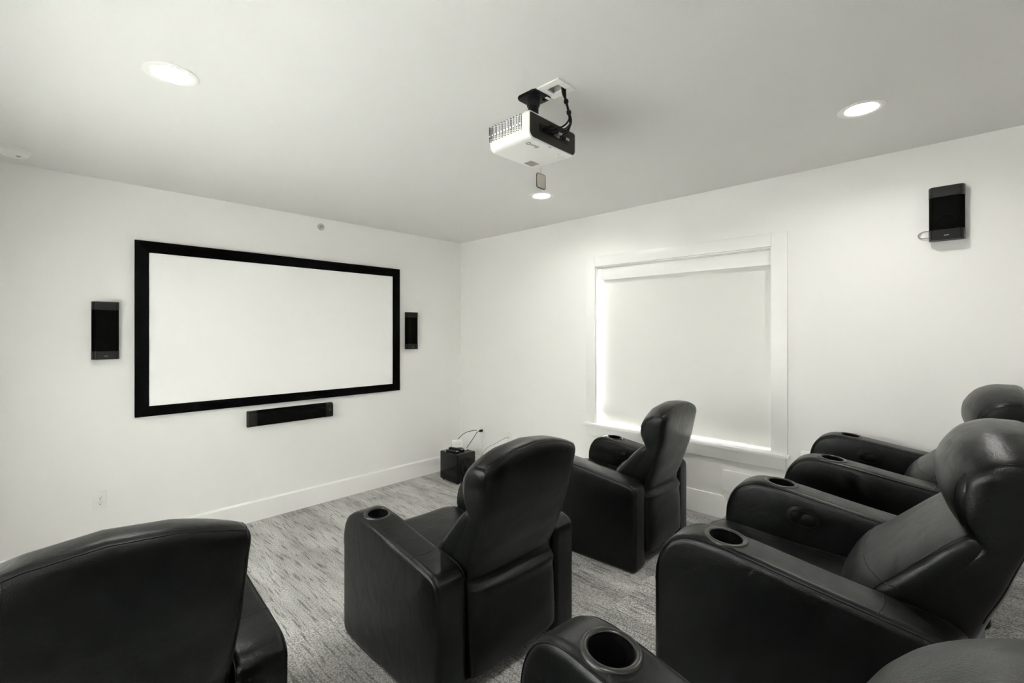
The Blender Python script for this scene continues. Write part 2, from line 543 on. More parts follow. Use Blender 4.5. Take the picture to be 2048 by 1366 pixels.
# roller shade
sh = empty('roller_shade', (XR + 0.05, (WY0 + WY1) / 2, 0.80))
tag(sh, 'white roller shade pulled down over the window', 'shade')
def child(o, parent):
    o.parent = parent
    o.matrix_parent_inverse = parent.matrix_basis.inverted()
    return o
child(box('valance', (XR + 0.024, XR + 0.036, WY0 + 0.016, WY1 - 0.040, 2.128, 2.236), M['trim'], None, 0.002), sh)
child(box('valance_return', (XR + 0.036, XR + 0.10, WY1 - 0.046, WY1 - 0.040, 2.132, 2.232), M['trim'], None, 0.001), sh)
child(box('head_rail', (XR + 0.014, XR + 0.10, WY0 + 0.014, WY1 - 0.014, 2.2362, 2.2425), M['white'], None, 0.001), sh)
def make_shade_cloth():
    bm = bmesh.new()
    ny, nzz = 40, 60
    y0, y1 = WY0 + 0.016, WY1 - 0.046
    z0, z1 = 0.806, 2.20
    rs = []
    for i in range(nzz + 1):
        z = z0 + (z1 - z0) * i / nzz
        row = []
        for j in range(ny + 1):
            f = j / ny
            w = max(0.0, (f - 0.15) / 0.85)
            b = -0.030 * math.exp(-((z - 0.93) / 0.085) ** 2) * w + 0.012 * math.exp(-((z - 0.84) / 0.04) ** 2) * w
            b += 0.003 * math.sin(z * 4 + f * 3)
            y = y0 + (y1 - y0) * f
            row.append(Vector((XR + 0.066 + b * 0.9, y + 0.010 * math.exp(-((z - 0.93) / 0.10) ** 2) * w, z + 0.022 * (0.6 - f) * 0.0)))
        rs.append(row)
    add_rings(bm, rs, (False, False), False)
    return finish(bm, 'cloth', M['shade'], None, 180)
child(make_shade_cloth(), sh)
child(box('cloth', (XL - 0.092, XL - 0.090, BY0 + .004, BY1 - .004, BZ0 + .006, BZ1 - .05), M['sheer'], None), ss)
child(tube('roller_tube', [(XL - 0.075, BY0 + .004, BZ1 - .03), (XL - 0.075, BY1 - .004, BZ1 - .03)], 0.022, M['white'], None, 16), ss)
child(tube('roller_tube', [(XR + 0.070, WY0 + .016, 2.205), (XR + 0.070, WY1 - .05, 2.205)], 0.022, M['white'], None, 16), sh)
hb = child(tube('hem_bar', [(XR + 0.070, WY0 + .016, 0.803), (XR + 0.0745, WY1 - .046, 0.803)], 0.006, M['trim'], None, 8), sh)


# ------------------------------------------------------------------ recliner
def arm_profile():
    low = rounded([(0.0, 0.46, 0), (0.0, 0.0, 0.028), (0.742, 0.0, 0.055), (0.742, 0.42, 0)], 6)
    top = catmull([(0.742, 0.42), (0.738, 0.47), (0.722, 0.520), (0.693, 0.562), (0.652, 0.588), (0.605, 0.598), (0.55, 0.5965), (0.47, 0.587), (0.395, 0.5755),
                   (0.28, 0.5575), (0.16, 0.541), (0.075, 0.528), (0.034, 0.516), (0.008, 0.492), (0.0, 0.46)], 5)
    pts = [Vector((p[0], p[1])) for p in low] + [Vector((p[0], p[1])) for p in top[1:-1]]
    # densify the long straight runs
    out = []
    for i, p in enumerate(pts):
        q = pts[(i + 1) % len(pts)]
        n = max(1, int((q - p).length / 0.035))
        for s in range(n): out.append(p.lerp(q, s / n))
    return out

ARM_P = arm_profile()
def inset(poly, d):
    n = len(poly)
    out = []
    for i in range(n):
        t = poly[(i + 1) % n] - poly[i - 1]
        t.normalize()
        out.append(poly[i] + Vector((-t.y, t.x)) * d)   # counter-clockwise: left is inside
    return out
AT = 0.146
def arm_rings(cx, sgn):
    """rings across the arm thickness; the outer and inner faces are slightly padded"""
    R = 0.027
    cen = Vector((0.36, 0.27))
    rs = []
    def ring(x, poly, puff=0.0):
        rs.append([Vector((cx + x, p.x, p.y)) for p in poly])
    side = []
    for f, pf in ((0.25, 0.0055), (0.5, 0.0052), (0.72, 0.0042), (0.88, 0.0025)):
        side.append(([cen.lerp(p, f) for p in inset(ARM_P, R)], pf))
    for poly, pf in side: ring(-AT / 2 - pf, poly)
    for a in range(0, 7):
        an = a / 6 * PI / 2
        ring(-AT / 2 + R * (1 - math.cos(an)), inset(ARM_P, R * (1 - math.sin(an))))
    for a in range(6, -1, -1):
        an = a / 6 * PI / 2
        ring(AT / 2 - R * (1 - math.cos(an)), inset(ARM_P, R * (1 - math.sin(an))))
    for poly, pf in reversed(side): ring(AT / 2 + pf, poly)
    return rs

CUP_Y, CUP_Z, CUP_T = 0.540, 0.5945, math.radians(5.0)

def make_recliner():
    root = empty('recliner')
    L, S = M['leather'], M['seam']
    # --- arms
    bm = bmesh.new(); add_rings(bm, arm_rings(0.0, 1))
    src = finish(bm, 'arm_blank', L, None, 180)
    cut = lathe('cup_cut', [(0.046, -0.12), (0.046, 0.06)], L, None, 40, caps=(True, True))
    cut.location = (0, CUP_Y, CUP_Z); cut.rotation_euler = (CUP_T, 0, 0)
    md = src.modifiers.new('cut', 'BOOLEAN'); md.object = cut; md.operation = 'DIFFERENCE'; md.solver = 'EXACT'
    bpy.context.view_layer.update()
    dg = bpy.context.evaluated_depsgraph_get()
    arm_me = bpy.data.meshes.new_from_object(src.evaluated_get(dg))
    arm_me.name = 'arm'
    for p in arm_me.polygons: p.use_smooth = True
    arm_me.set_sharp_from_angle(angle=math.radians(50))
    for o in (src, cut): bpy.data.objects.remove(o)
    # welts along both top edges and cross seams
    Rr = 0.027
    an = math.radians(42)
    welt_poly = inset(ARM_P, Rr * (1 - math.sin(an)) - 0.0006)
    xw = AT / 2 - Rr * (1 - math.cos(an))
    idx = [i for i, p in enumerate(welt_poly) if p.y > 0.40]
    # order from the front round to the back
    # (the outline runs from the bottom up the front and over the top to the back)
    idx = [i for i in idx if i > 10]
    def welt(sgn):
        return [Vector((sgn * xw, welt_poly[i].x, welt_poly[i].y)) for i in idx]
    def cross(yc):
        cand = [p for p in ARM_P if p.y > 0.45]
        z = min(cand, key=lambda p: abs(p.x - yc)).y
        pts = []
        for q in range(13):
            x = -xw + 2 * xw * q / 12
            pts.append(Vector((x, yc + 0.010 * (x / xw) ** 2, z + 0.0004 - (0.0 if abs(x) < xw * 0.8 else (abs(x) - xw * 0.8) * 0.35))))
        return pts
    welt_mes = []
    for pts, rad in [(welt(-1), 0.0026), (welt(1), 0.0026), (cross(0.165), 0.0016)] + [([p + Vector((-s * 0.008, 0, 0.0032)) for p in welt(s)], 0.0009) for s in (-1, 1)]:
        wo = tube('seam', pts, rad, S, None, 6)
        welt_mes.append(wo.data)
        bpy.data.objects.remove(wo)
    def seams(paths, rad, par):
        for pts in paths: tube('seam', pts, rad, S, par, 6)
    lin_o = lathe('cup_liner', [(0.0, -0.088), (0.041, -0.088), (0.0435, -0.080), (0.0455, -0.004), (0.0462, -0.0012)], M['vblack'], None, 48, smooth=40)
    lin_me = lin_o.data
    bpy.data.objects.remove(lin_o)
    cup_o = lathe('cup_holder', [(0.0460, -0.004), (0.0462, -0.0012), (0.047, 0.0005), (0.049, 0.0030), (0.054, 0.0042), (0.059, 0.0034), (0.0615, 0.0012), (0.0625, -0.003)], M['cuprim'], None, 48, smooth=40)
    cup_me = cup_o.data
    bpy.data.objects.remove(cup_o)
    for s in (-1, 1):
        a = link('arm', arm_me, None, root); a.location = (s * 0.342, 0, 0)
        for wm in welt_mes: link('seam', wm, None, a)
        for nm, cm in (('cup_holder', cup_me), ('cup_liner', lin_me)):
            c = link(nm, cm, None, a)
            c.location = (0, CUP_Y, CUP_Z); c.rotation_euler = (CUP_T, 0, 0)
        if s == 1:
            # recliner handle set into the inner face of the right arm
            xi = -AT / 2 - 0.005
            bz = prism('handle_bezel', stadium(0.447, 0.495, 0.118, 0.041), 'X', xi - 0.0035, xi + 0.006, M['black'], a, 0.0025)
            bm = bmesh.new()
            add_tube(bm, [(xi - 0.0045, y, z) for y, z in stadium(0.447, 0.495, 0.096, 0.030)], 0.0022, 6, True)
            finish(bm, 'handle_rim', M['cap'], a, 60)
            prism('handle', stadium(0.428, 0.495, 0.050, 0.020), 'X', xi - 0.009, xi - 0.003, M['black'], a, 0.002)
            prism('handle_stop', rounded([(0.462, 0.478, .006), (0.487, 0.478, .006), (0.487, 0.512, .006), (0.462, 0.512, .006)], 3), 'X', xi - 0.008, xi - 0.003, M['black'], a, 0.0015)

    # --- pillow lofts
    def loft(name, table, bulge, n=72, sub=6, crown=0.0, e=5.0, mat=L, rear=None, par=root, wr=0.0):
        rows = catmull([Vector(t[:4] if len(t) == 4 else t[:4]) for t in table], sub)  # Vector4: z, hw, yf, yr
        rs = []
        zs = [t[0] for t in table]
        for r in rows:
            z, hw, yf, yr = r
            hd, ym = (yf - yr) / 2, (yf + yr) / 2
            bf = bulge(z)
            ring = []
            for q in range(n):
                th = 2 * PI * q / n
                c, s = math.cos(th), math.sin(th)
                x = hw * math.copysign(abs(c) ** (2 / e), c)
                yy = math.copysign(abs(s) ** (2 / e), s)
                y = ym + hd * yy
                u = min(1.0, abs(x) / hw)
                if yy > 0: y += bf * (1 - u ** 2.2) * yy
                elif rear: y += rear(z, x / hw) * (-yy)
                zz = z
                if crown: zz += crown * max(0.0, min(1.0, (z - 0.74) / 0.15)) * (1 - (u * hw / 0.285) ** 2)
                p = Vector((x, y, zz))
                if wr:
                    nv = noise.noise(Vector((x * 7, y * 7, z * 11))) * wr
                    p.y += nv
                ring.append(p)
            rs.append(ring)
        o = rings(name, rs, mat, par, ('strip', 'strip'))
        return o, rs

    def rearf(z, u):
        # sagging fold where the back cover tucks in over the lower flap
        f = -0.007 * math.exp(-((z - (0.392 - 0.020 * u + 0.012 * u * u)) / 0.020) ** 2) + 0.006 * math.exp(-((z - (0.425 - 0.020 * u)) / 0.014) ** 2)
        return f - 0.006 * math.cos(u * PI / 2) * (1 if z > 0.46 else 0.3)
    shell_t = [(0.080, 0.250, 0.08, -0.012), (0.090, 0.257, 0.10, -0.022), (0.20, 0.260, 0.14, -0.026), (0.33, 0.262, 0.19, -0.022), (0.385, 0.264, 0.2, -0.021),
               (0.408, 0.264, 0.2, -0.014), (0.425, 0.264, 0.2, -0.004), (0.455, 0.265, 0.2, -0.006), (0.50, 0.267, 0.17, -0.020), (0.545, 0.269, 0.145, -0.036), (0.60, 0.271, 0.095, -0.056),
               (0.66, 0.273, 0.045, -0.073), (0.70, 0.274, 0.012, -0.084), (0.718, 0.275, 0.010, -0.089), (0.735, 0.276, 0.022, -0.094), (0.76, 0.278, 0.033, -0.101), (0.80, 0.280, 0.041, -0.110), (0.845, 0.282, 0.033, -0.119),
               (0.872, 0.284, 0.018, -0.1235), (0.892, 0.2835, -0.002, -0.122), (0.906, 0.279, -0.024, -0.115), (0.914, 0.270, -0.044, -0.104), (0.917, 0.258, -0.060, -0.092)]
    hbulge = lambda z: 0.004 + 0.026 * math.sin(PI * max(0, min(1, (z - 0.72) / 0.22)))
    sho, srs = loft('backrest', shell_t, hbulge, crown=0.062, e=6.0, rear=rearf, wr=0.004)
    head_t = [(0.732, 0.246, 0.000, -0.04), (0.738, 0.258, 0.020, -0.04), (0.752, 0.266, 0.033, -0.04), (0.775, 0.270, 0.041, -0.04), (0.80, 0.272, 0.0455, -0.04),
              (0.835, 0.274, 0.041, -0.04), (0.858, 0.273, 0.029, -0.04), (0.874, 0.268, 0.016, -0.04), (0.882, 0.258, 0.000, -0.04)]
    hdo, hrs = loft('headrest', head_t, hbulge, crown=0.060, e=5.0, wr=0.004)
    lum_t = [(0.36, 0.250, 0.22, 0.05), (0.40, 0.262, 0.244, 0.05), (0.45, 0.266, 0.246, 0.05), (0.50, 0.269, 0.232, 0.05), (0.545, 0.271, 0.203, 0.04), (0.59, 0.273, 0.155, 0.02),
             (0.64, 0.274, 0.110, 0.0), (0.68, 0.274, 0.076, -0.02), (0.71, 0.272, 0.048, -0.03), (0.726, 0.266, 0.026, -0.03), (0.732, 0.25, 0.0, -0.03)]
    lmo, lrs = loft('lumbar_cushion', lum_t, lambda z: 0.048 * math.sin(PI * max(0, min(1, (z - 0.25) / 0.52))), e=5.0, wr=0.007)
    # seams of the back: rear edges, top edge, gusset along the sides
    def at(rs, row, q, off=0.0):
        p = rs[row][q % len(rs[row])]
        c = sum(rs[row], Vector()) / len(rs[row])
        d = (p - c); d.normalize()
        return p + d * off
    N = 72
    nr = len(srs)
    TOPR = nr - 13
    seams([[at(srs, i, q, 0.0004) for i in range(52, TOPR + 1)] for q in (42, 66)]
          + [[at(srs, TOPR, q, 0.0004) for q in range(42, 67)]]
          + [[at(srs, TOPR + int(round(4 * math.sin(PI * (q - q0) / (q1 - q0)))), q, 0.0004) for q in range(q0, q1 + 1)] for q0, q1 in ((31, 42), (66, 77))], 0.0016, sho)
    seams([[at(hrs, i, q, 0.0004) for i in range(6, len(hrs) - 8)] for q in (30, 6)], 0.0016, hdo)
    seams([[at(lrs, i, q, 0.0004) for i in range(10, len(lrs) - 4)] for q in (30, 6)] + [[at(lrs, 26, q, 0.0004) for q in range(1, 36)]], 0.0016, lmo)

    # --- seat cushion: rounded slab with a padded top that rolls over the front edge
    rs = []
    tops = catmull([(0.12, 0.392), (0.22, 0.398), (0.34, 0.402), (0.46, 0.408), (0.58, 0.416), (0.68, 0.423), (0.735, 0.424), (0.768, 0.414), (0.785, 0.392), (0.790, 0.362), (0.788, 0.335), (0.775, 0.318)], 5)
    prof = [Vector((p[0], p[1])) for p in tops] + [Vector((0.70, 0.312)), Vector((0.12, 0.300))]
    cen = Vector((0.45, 0.36))
    nx = 28
    for i in range(nx + 1):
        f = -1 + 2 * i / nx
        x = 0.267 * math.sin(f * PI / 2) if abs(f) < 1 else 0.267 * f
        u = abs(x) / 0.267
        drop = 0.016 * u ** 6
        row = []
        for j, p in enumerate(prof):
            z, y = p.y, p.x
            if j < len(tops) - 3:
                z += 0.010 * (1 - u * u) * math.sin(PI * min(1, max(0, (y - 0.1) / 0.66))) - drop
                z += 0.0035 * noise.noise(Vector((x * 8, y * 5, 1.3)))
            if y > 0.7: y -= 0.010 * u ** 5
            row.append(Vector((x, y, z)))
        rs.append(row)
    seat = rings('seat', rs, L, root)
    seams([[rs[q][j] + Vector((0, 0, 0.0004)) for j in range(0, len(tops) - 2)] for q in (3, nx - 3)], 0.0013, seat)
    # --- footrest panel and base
    fr = prism('footrest', rounded([(-0.264, 0.075, .02), (0.264, 0.075, .02), (0.264, 0.305, .02), (-0.264, 0.305, .02)], 5), 'Y', 0.700, 0.778, L, root, 0.014)
    box('base', (-0.262, 0.262, 0.06, 0.69, 0.03, 0.295), M['black'], root, 0.004)
    for sx in (-1, 1):
        for yy in (0.12, 0.64):
            lathe('foot', [(0.0, 0.0), (0.022, 0.0), (0.024, 0.004), (0.020, 0.032), (0.0, 0.032)], M['rubber'], root, 16, loc=(sx * 0.22, yy, 0.0))
    return root

SEATS = [
    (0.097, 1.405, Z1, 0.0, 'black leather recliner at the far left of the front row, cut by the frame', 'front row recliners'),
    (1.410, 1.344, Z1, 0.0, 'black leather recliner in the middle of the front row, back turned to the camera', 'front row recliners'),
    (2.820, 1.358, Z1, 3.0, 'black leather recliner of the front row standing in front of the window', 'front row recliners'),
    (0.385, -0.015, Z2, -6.0, 'black leather recliner nearest the camera, only one arm and headrest top in view', 'back row recliners'),
    (1.810, -0.030, Z2, 1.3, 'black leather recliner in the middle of the back row', 'back row recliners'),
    (3.080, -0.095, Z2, 1.6, 'black leather recliner of the back row closest to the right wall', 'back row recliners'),
]
proto = make_recliner()
for i, (x, y, z, a, lab, grp) in enumerate(SEATS):
    o = proto if i == 0 else copy_tree(proto)
    o.location = (x, y, z)
    o.rotation_euler = (0, 0, math.radians(a))
    tag(o, lab, 'recliner', grp)
    if i == 3:      # this one's back stands a little more upright
        piv = Matrix.Translation((0, 0.10, 0.30))
        up = piv @ Matrix.Rotation(math.radians(-3.6), 4, 'X') @ piv.inverted()
        for ch in o.children:
            if ch.name.split('.')[0] in ('backrest', 'headrest', 'lumbar_cushion'): ch.matrix_basis = up


# ------------------------------------------------------------------ projection screen
scr = empty('projection_screen', (1.609, YF, 1.010))
tag(scr, 'large white projection screen with a wide black velvet frame on the front wall', 'screen')
YS = 4.352
def at_wall(o): return child(o, scr)
X0, X1, ZB, ZT = 0.486, 2.732, 1.010, 2.329
x0, x1, zb, zt = 0.568, 2.646, 1.086, 2.243
def bar(poly): at_wall(prism('frame_bar', poly, 'Y', YS, YF - 0.004, M['velvet'], None, 0.001))
bar([(X0, ZB), (x0, zb), (x0, zt), (X0, ZT)])
bar([(X1, ZB), (x1, zb), (x1, zt), (X1, ZT)])
bar([(X0, ZB), (X1, ZB), (x1, zb), (x0, zb)])
bar([(X0, ZT), (X1, ZT), (x1, zt), (x0, zt)])
at_wall(box('screen_cloth', (x0 - 0.01, x1 + 0.01, YS + 0.008, YS + 0.012, zb - 0.01, zt + 0.01), M['screen']))


# ------------------------------------------------------------------ on-wall speakers (built facing -y, upright, origin at the wall)
def speaker(W, Hh, cones, mark_end=-1):
    """trapezoid cabinet: curved front edges, charcoal end caps, black cloth grille between"""
    root = empty('wall_speaker')
    dep = 0.074
    def sect(d):   # plan outline, wall side wider
        w = W / 2
        return [(-w + .006, -0.012), (w - .006, -0.012)] + [(w - 0.022 * (1 - math.cos(a)) , -dep + 0.045 - 0.045 * math.sin(a) + d) for a in [PI / 2 * t / 6 for t in range(7)]] \
            + [(-w + 0.022 * (1 - math.cos(a)), -dep + 0.045 - 0.045 * math.sin(a) + d) for a in [PI / 2 * t / 6 for t in range(6, -1, -1)]]
    cap = Hh * 0.5 - (0.058 if Hh < 0.5 else 0.066)
    def body(nm, z0, z1, mat, d=0.0, sc=1.0):
        return prism(nm, [(x * sc, y) for x, y in sect(d)], 'Z', z0, z1, mat, root)
    body('cabinet', -cap, cap, M['grille'], 0.0022, 0.985)
    c1 = body('end_cap', cap, Hh / 2, M['cap'])
    c2 = body('end_cap', -Hh / 2, -cap, M['cap'])
    box('wall_bracket', (-W * 0.3, W * 0.3, -0.013, 0.0, -Hh * 0.3, Hh * 0.3), M['black'], root)
    for cz, r in cones:
        yd = -dep + 0.0022
        lathe('driver', [(0.0, yd - 0.0016), (r * 0.25, yd - 0.0010), (r * 0.8, yd - 0.0004), (r * 0.92, yd - 0.0012), (r, yd + 0.0004)], M['grille'], root, 28, 'Y', (0, 0, cz))
    c2.name = 'end_cap'
    # small silver maker's mark: a row of tiny raised strokes
    bm = bmesh.new()
    wd = [0.0032, 0.0018, 0.0030, 0.0026, 0.0030, 0.0022]
    x = -0.0105
    for w in wd:
        add_box(bm, x, x + w, -dep - 0.0008, -dep + 0.0004, -0.0016, 0.0016); x += w + 0.0009
    mk = finish(bm, 'maker_mark', M['lgrey'], root)
    mk.location = (0, 0, -Hh / 2 + 0.024)
    return root

sp = speaker(0.150, 0.408, [(0.075, 0.040), (-0.075, 0.040), (0.0, 0.014)])
sp.location = (0.322, YF, 1.655)
tag(sp, 'tall black on-wall speaker left of the projection screen', 'speaker', 'front wall speakers')
s2 = copy_tree(sp)
s2.location = (2.876, YF, 1.659)
tag(s2, 'tall black on-wall speaker between the projection screen and the room corner', 'speaker', 'front wall speakers')
s3 = speaker(0.140, 0.735, [(-0.21, 0.042), (-0.10, 0.042), (0.10, 0.042), (0.21, 0.042), (0.0, 0.014)])
s3.location = (1.600, YF, 0.896)
s3.rotation_euler = (0, -PI / 2, 0)
tag(s3, 'long horizontal black center speaker below the projection screen', 'speaker')
for ch in s3.children:
    if ch.name.startswith('maker_mark'):
        ch.rotation_euler = (0, PI / 2, 0)
        ch.location = (0.0, 0, -0.735 / 2 + 0.030)
s4 = speaker(0.152, 0.302, [(-0.05, 0.045), (0.055, 0.02)])
s4.location = (XR, 0.034, 2.318)
s4.rotation_euler = (0, 0, -PI / 2)
tag(s4, 'black surround speaker high on the right wall above the back row', 'speaker')
o = tube('speaker_wire', catmull([(XR - 0.002, 0.108, 2.235), (XR - 0.008, 0.138, 2.232), (XR - 0.012, 0.156, 2.214), (XR - 0.010, 0.146, 2.196), (XR - 0.012, 0.112, 2.192), (XR - 0.02, 0.09, 2.196)], 8), 0.0022, M['cableg'])
tag(o, 'thin wire loop sticking out beside the surround speaker on the right wall', 'wire')

# ------------------------------------------------------------------ subwoofer in the corner
sub = empty('subwoofer', (3.242, 3.985, 0.0))
tag(sub, 'glossy black cube subwoofer standing on the carpet in the corner', 'subwoofer')
bx0, bx1, by0, by1, bz = 3.112, 3.372, 3.832, 4.142, 0.320
child(box('cabinet', (bx0, bx1, by0, by1, 0.012, bz), M['piano'], None, 0.014, 4), sub)
def sloc(o): return child(o, sub)
sloc(lathe('woofer', [(0.0, 0.006), (0.03, 0.010), (0.032, 0.008), (0.082, -0.004), (0.090, 0.003), (0.100, 0.004), (0.106, 0.0), (0.108, 0.004)], M['cone'], None, 40, 'Y', (3.242, by0 - 0.004, 0.165)))
sloc(lathe('woofer_ring', [(0.106, 0.002), (0.107, -0.006), (0.116, -0.006), (0.118, 0.002)], M['black'], None, 40, 'Y', (3.242, by0 - 0.001, 0.165)))
for ax in (bx0 + .035, bx1 - .035):
    for ay in (by0 + .035, by1 - .035):
        sloc(lathe('foot', [(0.0, 0.0), (0.016, 0.0), (0.016, 0.013), (0.0, 0.013)], M['rubber'], None, 14, loc=(ax, ay, 0)))

def remote(name, cx, cy, rz, L, W, Hh, label):
    r = empty(name, (cx, cy, bz + 0.0005), rz)
    tag(r, label, 'remote')
    prism('body', rounded([(-L / 2, -W / 2, .008), (L / 2, -W / 2, .008), (L / 2, W / 2, .008), (-L / 2, W / 2, .008)], 4), 'Z', 0.0, Hh, M['rubber'], r, 0.002)
    for i in range(6):
        for j in range(3):
            lathe('button', [(0.0045, 0), (0.004, 0.0016), (0.0, 0.0018)], M['cap'], r, 10, loc=(-L * 0.36 + i * L * 0.125, (j - 1) * W * 0.26, Hh))
    lathe('dial', [(0.012, 0), (0.011, 0.0018), (0.0, 0.002)], M['lgrey'], r, 20, loc=(L * 0.38, 0, Hh))
    return r
remote('remote_control', 3.165, 3.975, math.radians(-76), 0.150, 0.062, 0.016, 'short wide black remote control on the near side of the subwoofer top')
remote('remote_control', 3.252, 4.020, math.radians(-80), 0.205, 0.042, 0.017, 'long slim black remote control lying behind the wide one on the subwoofer')
ad = empty('power_adapter', (3.325, 3.955, bz + 0.0005), 0.4)
tag(ad, 'small white adapter with a short lead on the subwoofer top', 'adapter')
box('body', (-0.018, 0.018, -0.014, 0.014, 0, 0.018), M['white'], ad, 0.003)
box('plug', (0.018, 0.028, -0.005, 0.005, 0.005, 0.013), M['lgrey'], ad, 0.001)
rt = empty('wifi_router', (3.318, 4.085, bz + 0.0005), math.radians(-25))
tag(rt, 'white router box tilted up at the back of the subwoofer', 'router')
b_ = box('body', (-0.062, 0.062, -0.013, 0.013, 0.0, 0.092), M['white'], rt, 0.006, 3); b_.rotation_euler = (math.radians(-22), 0, 0)
for dz in (0.035, 0.055):
    v_ = box('slot', (-0.045, 0.045, -0.0145, -0.0125, dz, dz + 0.003), M['greygap'], rt); v_.rotation_euler = (math.radians(-22), 0, 0)


# ------------------------------------------------------------------ outlets and wall plates
def duplex(name, label, grp=None, dark=True):
    """facing -y, origin on the wall at the plate's centre"""
    r = empty(name)
    tag(r, label, 'outlet', grp)
    w, h = 0.037, 0.063
    prism('plate', rounded([(-w, -h, .004), (w, -h, .004), (w, h, .004), (-w, h, .004)], 3), 'Y', -0.0065, 0.0, M['white'], r, 0.002)
    for s in (1, -1):
        f = prism('receptacle', stadium(0, s * 0.0195, 0.034, 0.0145, 8), 'Y', -0.0085, -0.006, M['white'], r, 0.0006)
        for sx in (-1, 1):
            box('slot', (sx * 0.0065 - 0.0012, sx * 0.0065 + 0.0012, -0.0092, -0.0083, s * 0.0195, s * 0.0195 + 0.009), M['greygap'], f)
        lathe('ground_hole', [(0.0, -0.0092), (0.0028, -0.0092), (0.0028, -0.008)], M['vblack'], f, 12, 'Y', (0, 0, s * 0.0195 - 0.0065))
    lathe('screw', [(0.0, -0.0078), (0.0028, -0.0075), (0.003, -0.006)], M['lgrey'], r, 12, 'Y')
    return r
o1 = duplex('wall_outlet', 'white duplex outlet low on the front wall left of the center speaker', 'wall outlets')
o1.location = (0.296, YF, 0.442)
o2 = copy_tree(o1); o2.location = (XR, 3.985, 0.470); o2.rotation_euler = (0, 0, -PI / 2)
tag(o2, 'white outlet on the right wall above the subwoofer with a black plug in it', 'outlet', 'wall outlets')
o3 = copy_tree(o1); o3.location = (XR, 0.722, 0.772); o3.rotation_euler = (0, 0, -PI / 2)
tag(o3, 'white outlet right of the window sill, half hidden behind the back row recliner arm', 'outlet', 'wall outlets')
jp = empty('cable_plate', (XR, 3.555, 0.472), -PI / 2)
tag(jp, 'white cable wall plate with a thin lead, just behind the middle recliner top', 'wall plate')
prism('plate', rounded([(-.036, -.06, .004), (.036, -.06, .004), (.036, .06, .004), (-.036, .06, .004)], 3), 'Y', -0.006, 0.0, M['white'], jp, 0.002)
lathe('jack', [(0.0, -0.016), (0.004, -0.016), (0.004, -0.008), (0.007, -0.008), (0.007, -0.005)], M['lgrey'], jp, 14, 'Y')

pc = empty('power_cable', (XR - 0.01, 3.985, 0.49))
tag(pc, 'black power cord running from the corner outlet down to the subwoofer', 'cord')
child(prism('plug', rounded([(3.972, 0.476, .006), (3.998, 0.476, .006), (3.998, 0.502, .006), (3.972, 0.502, .006)], 3), 'X', XR - 0.052, XR - 0.0095, M['rubber'], None, 0.003), pc)
child(tube('lead', catmull([(XR - 0.048, 3.985, 0.488), (XR - 0.085, 3.992, 0.478), (XR - 0.115, 4.000, 0.440), (XR - 0.16, 4.01, 0.382), (XR - 0.215, 4.02, 0.318), (XR - 0.236, 4.03, 0.24), (XR - 0.240, 4.03, 0.10), (XR - 0.200, 4.03, 0.006)], 8), 0.0036, M['rubber']), pc)
o = tube('antenna_cable', catmull([(XR - 0.012, 4.078, 0.476), (XR - 0.06, 4.088, 0.480), (XR - 0.15, 4.10, 0.474), (XR - 0.23, 4.105, 0.445), (XR - 0.275, 4.105, 0.408), (XR - 0.292, 4.100, 0.395)], 8), 0.0034, M['rubber'])
tag(o, 'thin black cable arching from the wall to the white router', 'cable')
o = tube('charger_cable', catmull([(XR - 0.018, 3.978, 0.430), (XR - 0.030, 3.975, 0.40), (XR - 0.026, 3.970, 0.33), (XR - 0.032, 3.962, 0.18), (XR - 0.036, 3.955, 0.03), (XR - 0.05, 3.95, 0.004)], 8), 0.0028, M['cablew'])
tag(o, 'white cable hanging straight down the wall below the corner outlet', 'cable')
o = box('charger_plug', (XR - 0.042, XR - 0.0095, 3.963, 3.999, 0.412, 0.458), M['white'], None, 0.004)
tag(o, 'white square charger plugged in under the black plug', 'charger')
o = tube('coax_lead', catmull([(XR - 0.015, 3.555, 0.472), (XR - 0.035, 3.560, 0.478), (XR - 0.07, 3.60, 0.452), (XR - 0.12, 3.66, 0.405), (XR - 0.18, 3.74, 0.345), (XR - 0.22, 3.79, 0.22), (XR - 0.21, 3.80, 0.004)], 8), 0.0026, M['cableg'])
tag(o, 'thin grey lead running from the cable plate down behind the recliner', 'cable')

# ------------------------------------------------------------------ sprinkler on the front wall
spk = empty('sidewall_sprinkler', (1.881, YF, 2.657))
tag(spk, 'small chrome sidewall sprinkler high on the front wall above the screen', 'sprinkler')
lathe('escutcheon', [(0.034, 0.0), (0.033, -0.004), (0.024, -0.007), (0.018, -0.010), (0.014, -0.008)], M['lgrey'], spk, 32, 'Y')
lathe('nozzle', [(0.013, -0.004), (0.012, -0.022), (0.008, -0.026), (0.0, -0.026)], M['metal'], spk, 20, 'Y')
box('deflector', (-0.013, 0.013, -0.042, -0.040, 0.002, 0.010), M['metal'], spk, 0.0006)
for s in (-1, 1): tube('frame_arm', [(s * 0.010, -0.018, 0.0), (s * 0.009, -0.034, 0.003), (s * 0.002, -0.042, 0.006)], 0.0018, M['metal'], spk, 6)
tube('bulb', [(0, -0.022, 0), (0, -0.040, 0.002)], 0.0026, M['black'], spk, 8)

# ------------------------------------------------------------------ smoke detector
sd = empty('smoke_detector', (-0.112, 4.060, HC))
tag(sd, 'white round smoke detector on the ceiling at the left edge', 'smoke detector')
lathe('base', [(0.0, 0.0), (0.074, 0.0), (0.074, -0.010), (0.066, -0.012)], M['white'], sd, 44)
lathe('cover', [(0.066, -0.012), (0.067, -0.016), (0.062, -0.030), (0.050, -0.038), (0.0, -0.040)], M['white'], sd, 44)
lathe('test_button', [(0.010, -0.039), (0.009, -0.0425), (0.0, -0.043)], M['greygap'], sd, 20, loc=(0.02, -0.02, 0))

